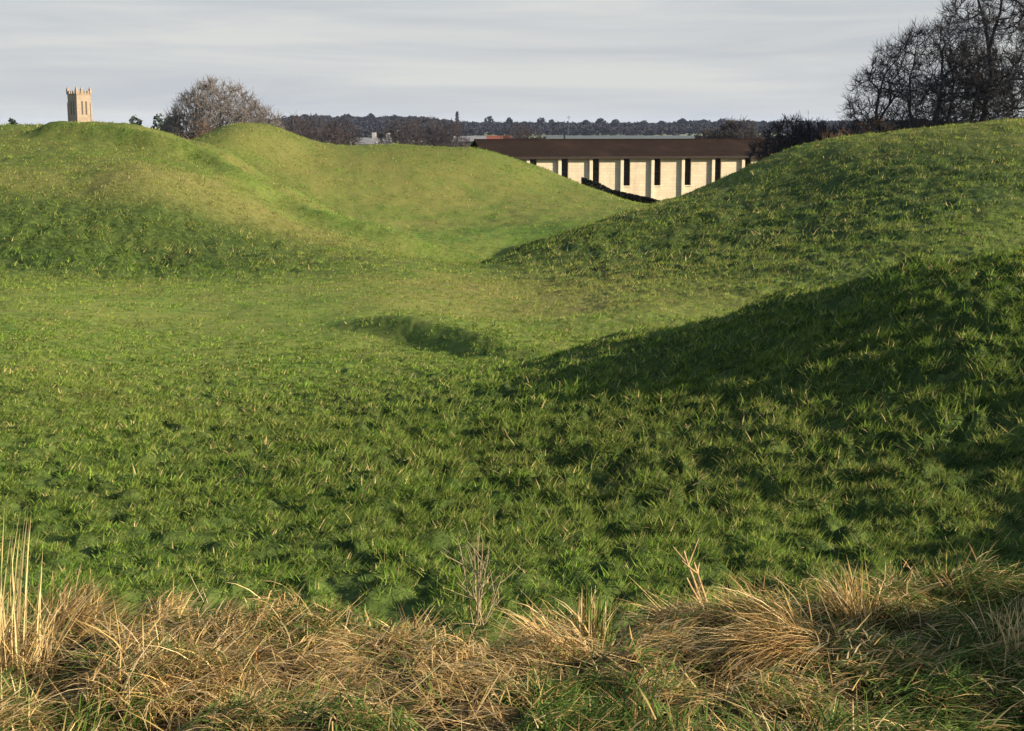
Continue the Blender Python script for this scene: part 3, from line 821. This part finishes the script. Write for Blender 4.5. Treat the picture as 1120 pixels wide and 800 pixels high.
# the wood that covers the ridge, one mass
n = 8200
y = RNG.uniform(1000, 2250, n); x = RNG.uniform(-.18, .5, n) * y
k = (noise(x / 150, y / 120) + .9 * sstep(1480, 1640, y) > -.02) & ((y > 1420) | (x / y < -.03 + .02 * noise(y / 60, y * 0 + 2)))
k &= x / y > -.17 + .02 * noise(y / 90, y * 0)
x, y = x[k], y[k]
zz = height(x, y, False)
cs = []
m_ = 40
hh = RNG.uniform(4.0, 8.6, len(x)) + 2.6 * noise(x / 30, y / 60) + 1.5 * noise(x / 11, y / 30); rr_ = RNG.uniform(3, 5.5, len(x))
v = RNG.normal(0, 1, (len(x), m_, 3)); v /= np.linalg.norm(v, axis=2)[:, :, None]; v *= RNG.uniform(.5, 1, (len(x), m_, 1))
cent = np.stack([x[:, None] + v[:, :, 0] * rr_[:, None], y[:, None] + v[:, :, 1] * rr_[:, None], zz[:, None] + hh[:, None] * (.52 + .48 * v[:, :, 2])], 2).reshape(-1, 3)
vv, qq = leaf_faces(cent, 1.5)
tag(link('far_wood', quads_mesh('far_wood', vv, qq, False), M_farwood), 'dark blue wood covering the far ridge along the skyline', 'wood', kind='stuff')

# mid distance hedgerows on the plain, one mass each run
def hedgerow(name, u0, u1, d0, d1, h, n, mat, lab, size=.8):
    u = RNG.uniform(u0, u1, n); f = (u - u0) / (u1 - u0)
    d = d0 + (d1 - d0) * f + RNG.uniform(-3, 3, n)
    x = (u - 560) / F * d
    z = height(x, d, False)
    hh = h * (.7 + .5 * noise(u / 6, u * 0 + d0) + .25 * noise(u / 2, u * 0))
    vv, qq = leaf_faces(np.stack([x, d, z + hh * RNG.random(n)], 1), size)
    return tag(link(name, quads_mesh(name, vv, qq, False), mat), lab, 'hedge')
hedgerow('field_hedge', 300, 520, 420, 520, 6, 5200, M_barkbrown, 'long brown field hedge beyond the second mound')
hedgerow('field_hedge', 540, 900, 700, 900, 5.5, 6500, M_farwood, 'dark field hedge between pale fields and the wooded ridge', 1.1)

# ------------------------------------------------------------------ boxes for buildings
def box(V_, Q_, x0, x1, y0, y1, z0, z1):
    o = len(V_)
    V_ += [(x0, y0, z0), (x1, y0, z0), (x1, y1, z0), (x0, y1, z0), (x0, y0, z1), (x1, y0, z1), (x1, y1, z1), (x0, y1, z1)]
    Q_ += [(o, o + 3, o + 2, o + 1), (o + 4, o + 5, o + 6, o + 7), (o, o + 1, o + 5, o + 4), (o + 1, o + 2, o + 6, o + 5), (o + 2, o + 3, o + 7, o + 6), (o + 3, o, o + 4, o + 7)]

def boxes(name, lst, mat, parent, bevel=0):
    V_, Q_ = [], []
    for b in lst: box(V_, Q_, *b)
    o = link(name, quads_mesh(name, np.array(V_, float), Q_, False), mat, parent)
    if bevel:
        md = o.modifiers.new('Bevel', 'BEVEL'); md.width = bevel; md.segments = 2
    return o

def prism(name, prof, x0, x1, mat, parent):
    """profile in (y, z) swept along x"""
    n = len(prof)
    V_ = [(x0, y, z) for y, z in prof] + [(x1, y, z) for y, z in prof]
    loops, st, tot = [], [], []
    faces = [tuple(range(n)), tuple(range(2 * n - 1, n - 1, -1))] + [((i + 1) % n, i, n + i, n + (i + 1) % n) for i in range(n)]
    me = bpy.data.meshes.new(name); me.from_pydata(V_, [], faces); me.update()
    return link(name, me, mat, parent)

def stone_mat(name, c1, c2, mortar, bs, scale=1.0, stain=(.2, .15, .09)):
    m = NT_(name)
    co = m.new('ShaderNodeTexCoord').outputs['Object']
    sp = m.new('ShaderNodeSeparateXYZ'); m.l.new(co, sp.inputs[0])
    ad = m.new('ShaderNodeMath', operation='ADD'); m.l.new(sp.outputs[0], ad.inputs[0]); m.l.new(sp.outputs[1], ad.inputs[1])
    cb = m.new('ShaderNodeCombineXYZ'); m.l.new(ad.outputs[0], cb.inputs[0]); m.l.new(sp.outputs[2], cb.inputs[1])
    br = m.new('ShaderNodeTexBrick'); m.l.new(cb.outputs[0], br.inputs['Vector'])
    br.inputs['Color1'].default_value = (*c1, 1); br.inputs['Color2'].default_value = (*c2, 1); br.inputs['Mortar'].default_value = (*mortar, 1)
    br.inputs['Scale'].default_value = scale; br.inputs['Brick Width'].default_value = bs[0]; br.inputs['Row Height'].default_value = bs[1]
    br.inputs['Mortar Size'].default_value = .012
    f = m.ramp(m.noise(1.3, 4, .6, co, (1, 1, .35)), .5, .8)
    c = m.mix(f, br.outputs['Color'], stain)
    m.l.new(c, m.p.inputs['Base Color']); m.p.inputs['Roughness'].default_value = .9; m.p.inputs['Specular IOR Level'].default_value = .1
    b = m.new('ShaderNodeBump'); b.inputs['Strength'].default_value = .4; b.inputs['Distance'].default_value = .02
    m.l.new(br.outputs['Fac'], b.inputs['Height']); b.invert = True; m.l.new(b.outputs[0], m.p.inputs['Normal'])
    return m.m

M_stone = stone_mat('cream_limestone', (.58, .49, .345), (.51, .425, .30), (.43, .35, .25), (.6, .28), stain=(.42, .34, .235))
M_pier = simple_mat('pale_dressed_stone', (.60, .52, .38), (.52, .44, .31), 2, .9)
M_gap = simple_mat('dark_window_glass', (.010, .010, .012), (.016, .015, .016), 2, .25, spec=.4)
M_framedark = simple_mat('dark_window_frame', (.03, .026, .022), (.045, .038, .032), 5, .6)
M_roof = simple_mat('brown_roof_tiles', (.024, .015, .011), (.017, .011, .008), 1.4, .85, .5, spec=.03, c3=(.032, .020, .014), scale2=.5)
M_fascia = simple_mat('dark_timber_fascia', (.028, .02, .016), (.04, .028, .022), 4, .8)

# ------------------------------------------------------------------ the long stone building
D = 131.0
bx0, bx1 = side(538, 170) * D, side(950, 170) * D
eave = top_z(172, D); ridgez = eave + 1.75
g0 = gz(12, D) - 1.2
root = empty('stone_building', ((bx0 + bx1) / 2, D, g0), math.radians(12))
wx = (bx1 - bx0) / 2 / math.cos(math.radians(12)); H = eave - g0
slits = [(side(617.5 + 33.3 * k, 185) * D + .15) - (bx0 + bx1) / 2 for k in range(-3, 10)]
slits = [q * 1.02 / math.cos(math.radians(12)) for q in slits]
sw = .62; sill = top_z(203.5, D) - g0
# wall panels between the tall windows, wall below and depth behind
edges = [-wx] + [e for s in slits for e in (s - sw / 2, s + sw / 2)] + [wx]
lst = [(edges[i], edges[i + 1], 0, .35, sill, H - .003) for i in range(0, len(edges), 2)]
lst += [(-wx, wx, 0, .35, -1.0, sill), (-wx, -wx + .35, .353, 9.6, -1.0, H - .003), (wx - .35, wx, .353, 9.6, -1.0, H - .003), (-wx, wx, 9.603, 9.95, -1.0, H - .003)]
wall = boxes('wall', lst, M_stone, root)
for s in slits:
    w = boxes('window', [(s - sw / 2 + .001, s + sw / 2 - .001, .24, .30, sill + .06, H - .06)], M_gap, root)
    boxes('frame', [(s - sw / 2 + .002, s - sw / 2 + .05, .20, .237, sill + .062, H - .062), (s + sw / 2 - .05, s + sw / 2 - .002, .20, .237, sill + .062, H - .062),
                    (s - sw / 2 + .052, s + sw / 2 - .052, .20, .237, sill + (H - sill) * .5, sill + (H - sill) * .5 + .05)], M_framedark, w)
    boxes('sill', [(s - sw / 2 - .05, s + sw / 2 + .05, -.07, .2, sill - .04, sill + .055)], M_pier, w)
    # a shallow pier stands beside each window
    boxes('pier', [(s - sw / 2 - .36, s - sw / 2 - .06, -.22, -.004, -1.0, H - .05)], M_pier, root, .02)
boxes('plinth', [(-wx - .06, wx + .06, -.16, -.01, -1.0, sill - 1.25)], M_pier, root)
rf = prism('roof', [(-.35, H + .02), (-.35, H + .12), (5.0, H + 1.55), (10.7, H + .12), (10.7, H + .02), (5.0, H + 1.4)], -wx - .6, wx + .6, M_roof, root)
for xe in (-wx + .003, wx - .353):
    prism('gable', [(.02, H + .012), (5.0, H + 1.38), (9.9, H + .012)], xe, xe + .35, M_stone, root)
boxes('ridge', [(-wx - .6, wx + .6, 4.86, 5.14, H + 1.53, H + 1.62)], M_roof, rf)
boxes('fascia', [(-wx - .6, wx + .6, -.40, -.353, H - .12, H + .10)], M_fascia, root)
tag(root, 'long low cream stone building with brown roof and tall dark windows', 'building')

# dark clipped hedge in front of it
n = 12000
u = RNG.uniform(636, 722, n)
d = 116 + (u - 636) / 86 * 3 + RNG.uniform(-.5, .5, n)
x = side(u, 205) * d
z = height(x, d, False)
tp = EYE + np.array([slope(v_) for v_ in np.interp(u, [636, 655, 668, 690, 708, 722], [194, 200, 207.5, 212.5, 216, 220])]) * d
M_hedge = simple_mat('dark_hedge_leaves', (.045, .042, .022), (.075, .062, .034), 3, .9)
vv, qq = leaf_faces(np.stack([x, d, z + np.maximum(tp - z, .4) * RNG.random(n) ** .7], 1), .085)
root = link('clipped_hedge', quads_mesh('clipped_hedge', vv, qq, False), M_hedge)
tag(root, 'low dark hedge sloping in front of the long stone building', 'hedge')

# ------------------------------------------------------------------ church tower
D = 480.0
M_tower = stone_mat('honey_limestone', (.27, .21, .15), (.22, .17, .12), (.18, .14, .10), (1.0, .45), 1.0, (.20, .155, .11))
M_louvre = simple_mat('belfry_louvres', (.05, .04, .03), (.08, .065, .05), 4, .9)
p = spot(88.5, D)
tz = top_z(103, D) - p[2]
root = empty('church_tower', p, math.radians(-45 + 4))
hw = 2.7
boxes('tower_wall', [(-hw, hw, -hw, hw, -1, tz)], M_tower, root)
for k in range(4):
    sx, sy = ((-1, -1), (1, -1), (1, 1), (-1, 1))[k]
    cx, cy = sx * (hw - .12), sy * (hw - .12)
    boxes('buttress', [(cx - .3, cx + .3, cy - .3, cy + .3, -1, tz * .86)], M_tower, root, .05)
    V_ = []
    pr = boxes('pinnacle', [(cx - .36, cx + .36, cy - .36, cy + .36, tz - .1, tz + 1.3)], M_tower, root)
    me = bpy.data.meshes.new('spirelet')
    z0, z1 = tz + 1.302, tz + 2.5
    me.from_pydata([(cx - .42, cy - .42, z0), (cx + .42, cy - .42, z0), (cx + .42, cy + .42, z0), (cx - .42, cy + .42, z0), (cx, cy, z1)], [], [(0, 1, 4), (1, 2, 4), (2, 3, 4), (3, 0, 4), (3, 2, 1, 0)])
    link('spirelet', me, M_tower, pr)
boxes('string_course', [(-hw - .14, hw + .14, -hw - .14, hw + .14, tz - .25, tz + .05)], M_tower, root)
boxes('string_course', [(-hw - .12, hw + .12, -hw - .12, hw + .12, tz * .60, tz * .60 + .25)], M_tower, root)
mer = []
for k in range(4):
    q = -hw + .75 + k * (2 * hw - 1.5) / 3
    for s in (-1, 1):
        y0, y1 = sorted((s * (hw + .02), s * (hw - .3)))
        mer.append((q - .28, q + .28, y0, y1, tz + .053, tz + 1.0)); mer.append((y0, y1, q - .28, q + .28, tz + .053, tz + 1.0))
boxes('battlement', mer, M_tower, root)
for ax in range(4):
    for s in (-.75, .75):
        z0, z1 = tz * .66, tz * .88
        w0, w1 = s - .3, s + .3
        e0, e1 = hw - .1, hw + .03
        b = {0: (w0, w1, -e1, -e0), 1: (e0, e1, w0, w1), 2: (w0, w1, e0, e1), 3: (-e1, -e0, w0, w1)}[ax]
        boxes('belfry_window', [(*b, z0, z1)], M_louvre, root)
tag(root, 'square honey stone church tower with corner pinnacles beyond the mound', 'church tower')

# ------------------------------------------------------------------ far houses
M_white = simple_mat('white_render', (.42, .40, .38), (.34, .33, .31), 1, .9)
M_buff = simple_mat('buff_stone_wall', (.52, .44, .30), (.45, .37, .25), 1, .9)
M_slate = simple_mat('grey_slate', (.14, .14, .15), (.19, .185, .18), 1, .7)
M_redroof = simple_mat('red_clay_roof', (.19, .06, .04), (.13, .045, .03), 1, .85)
M_grey = simple_mat('grey_sheeting', (.10, .115, .11), (.075, .09, .085), 1, .7)

def house(name, u, d, w, dep, wallh, rise, wm, rm, lab, cat, nwin=3, group=None, chimney=True, rz=0, ztop=None):
    p = spot(u, d)
    lift = 0
    if ztop is not None: wallh = max(top_z(ztop, d) - p[2] - rise, wallh)
    r = empty(name, p, rz)
    boxes('wall', [(-w / 2, w / 2, 0, dep, -1, wallh)], wm, r)
    rf = prism('roof', [(-.35, wallh + .01), (-.35, wallh + .16), (dep / 2, wallh + rise), (dep + .35, wallh + .16), (dep + .35, wallh + .01)], -w / 2 - .3, w / 2 + .3, rm, r)
    if chimney:
        boxes('chimney', [(w * .3, w * .3 + .9, dep / 2 - .45, dep / 2 + .45, wallh + rise * .5, wallh + rise + 1.1)], wm, rf)
    for k in range(nwin):
        x = (k + .5) / nwin * w - w / 2
        wd = boxes('window', [(x - .55, x + .55, -.06, .02, wallh - 1.9, wallh - .5)], M_gap, r)
        boxes('sill', [(x - .65, x + .65, -.12, -.003, wallh - 2.03, wallh - 1.903)], M_white, wd)
    return tag(r, lab, cat, group)

house('cottage', 399, 330, 4.6, 6, 4.0, 1.6, M_white, M_slate, 'first white cottage behind the mound, with fewer windows', 'house', 2, 'white cottages beyond the mound', ztop=150.5)
house('cottage', 414, 332, 5.0, 6, 4.0, 1.6, M_white, M_slate, 'second white cottage behind the mound, with dark windows', 'house', 3, 'white cottages beyond the mound', ztop=151)
house('farmhouse', 546, 380, 6.2, 7, 4.5, 1.8, M_buff, M_redroof, 'cream house just left of the reddish brown tree', 'house', 0, chimney=False, ztop=148.5)
house('barn', 519, 420, 12, 8, 4.0, 1.6, M_grey, M_slate, 'long grey barn beyond the mound top beside the cream house', 'barn', 3, chimney=False, ztop=149)
house('shed', 607, 400, 4.2, 5, 4.5, 1.2, M_white, M_grey, 'small white shed poking above the brown roof', 'shed', 1, chimney=False, ztop=148)
house('long_shed', 690, 560, 50, 12, 4.0, 1.8, M_grey, M_grey, 'very long pale grey shed just above the brown roof', 'shed', 8, chimney=False, ztop=148.5)

# a thin mast on the far side of the fields
p = spot(622, 700); t = top_z(126, 700) - p[2]
root = empty('mast', p)
v, q = tube_parts([(np.array([(0, 0, -.5), (0, 0, t * .5), (0, 0, t)]), .14, .08)])
link('pole', quads_mesh('pole', v, q), M_grey, root)
v, q = tube_parts([(np.array([(-1, 0, t * .93), (0, 0, t * .93), (1, 0, t * .93)]), .1, .1)])
link('crossarm', quads_mesh('crossarm', v, q), M_grey, root)
tag(root, 'thin grey mast rising above the wooded skyline', 'mast')

# ------------------------------------------------------------------ light, sky, haze
EL = math.radians(19.8)
SD = np.array((.97, -.22)); SD /= np.linalg.norm(SD)
sv = np.array((SD[0] * math.cos(EL), SD[1] * math.cos(EL), math.sin(EL)))
sun = bpy.data.lights.new('sun', 'SUN'); sun.energy = 5.0; sun.angle = math.radians(.5); sun.color = (1, .87, .68)
so = bpy.data.objects.new('sun', sun); C.objects.link(so)
from mathutils import Vector
so.rotation_euler = Vector(sv).to_track_quat('Z', 'Y').to_euler()

w = bpy.data.worlds.new('World'); bpy.context.scene.world = w; w.use_nodes = True
n, l = w.node_tree.nodes, w.node_tree.links
bg = n['Background']; bg.inputs['Strength'].default_value = .1
sky = n.new('ShaderNodeTexSky'); sky.sky_type = 'NISHITA'; sky.sun_disc = False
sky.sun_elevation = EL; sky.sun_rotation = math.atan2(SD[0], SD[1]); sky.altitude = 50
tc = n.new('ShaderNodeTexCoord')
mp = n.new('ShaderNodeMapping'); mp.inputs['Scale'].default_value = (2.2, 2.2, 30); mp.inputs['Rotation'].default_value = (0, math.radians(1.2), 0)
l.new(tc.outputs['Generated'], mp.inputs[0])
nz = n.new('ShaderNodeTexNoise'); nz.inputs['Scale'].default_value = 1.5; nz.inputs['Detail'].default_value = 5; nz.inputs['Roughness'].default_value = .55; nz.inputs['Distortion'].default_value = .4
l.new(mp.outputs[0], nz.inputs['Vector'])
cr = n.new('ShaderNodeValToRGB')
CL = 1.0
e = cr.color_ramp.elements
e[0].position = .38; e[0].color = (2.05, 2.16, 2.32, 1)
e[1].position = .64; e[1].color = (2.64, 2.68, 2.60, 1)
l.new(nz.outputs['Fac'], cr.inputs[0])
sep = n.new('ShaderNodeSeparateXYZ'); l.new(tc.outputs['Generated'], sep.inputs[0])
# cloud bank low in the sky, opening into clear blue higher up
mr = n.new('ShaderNodeMapRange'); mr.inputs[1].default_value = .11; mr.inputs[2].default_value = .40; mr.inputs[3].default_value = .97; mr.inputs[4].default_value = .08
l.new(sep.outputs[2], mr.inputs[0])
mx = n.new('ShaderNodeMix'); mx.data_type = 'RGBA'
l.new(mr.outputs[0], mx.inputs[0]); l.new(sky.outputs[0], mx.inputs[6]); l.new(cr.outputs[0], mx.inputs[7])
l.new(mx.outputs[2], bg.inputs[0])

USE_HAZE = True
if USE_HAZE:
    m = bpy.data.materials.new('haze'); m.use_nodes = True
    m.node_tree.nodes.remove(m.node_tree.nodes['Principled BSDF'])
    pv = m.node_tree.nodes.new('ShaderNodeVolumePrincipled')
    pv.inputs['Density'].default_value = .000035; pv.inputs['Color'].default_value = (.62, .74, 1.0, 1)
    m.node_tree.links.new(pv.outputs[0], m.node_tree.nodes['Material Output'].inputs['Volume'])
    zmin = float(verts[:, 2].min()) - 1
    V_, Q_ = [], []
    box(V_, Q_, -9100, 9100, -9100, 9100, zmin, 60)
    tag(link('haze', quads_mesh('haze', np.array(V_, float), Q_, False), m), 'thin blue haze over the far ridge', 'haze', kind='stuff')

# ------------------------------------------------------------------ camera and view
cam = bpy.data.cameras.new('camera'); cam.sensor_width = 36; cam.lens = F / 1120 * 36
cam.clip_start = .1; cam.clip_end = 20000
co = bpy.data.objects.new('camera', cam); C.objects.link(co)
co.location = (0, 0, EYE); co.rotation_euler = (PI / 2 - TH, 0, 0)
sc = bpy.context.scene
sc.camera = co
sc.view_settings.view_transform = 'Standard'; sc.view_settings.look = 'None'; sc.view_settings.gamma = 1
sc.view_settings.exposure = 1.36
sc.cycles.volume_bounces = 0
sc.cycles.max_bounces = 4; sc.cycles.diffuse_bounces = 2; sc.cycles.transmission_bounces = 2
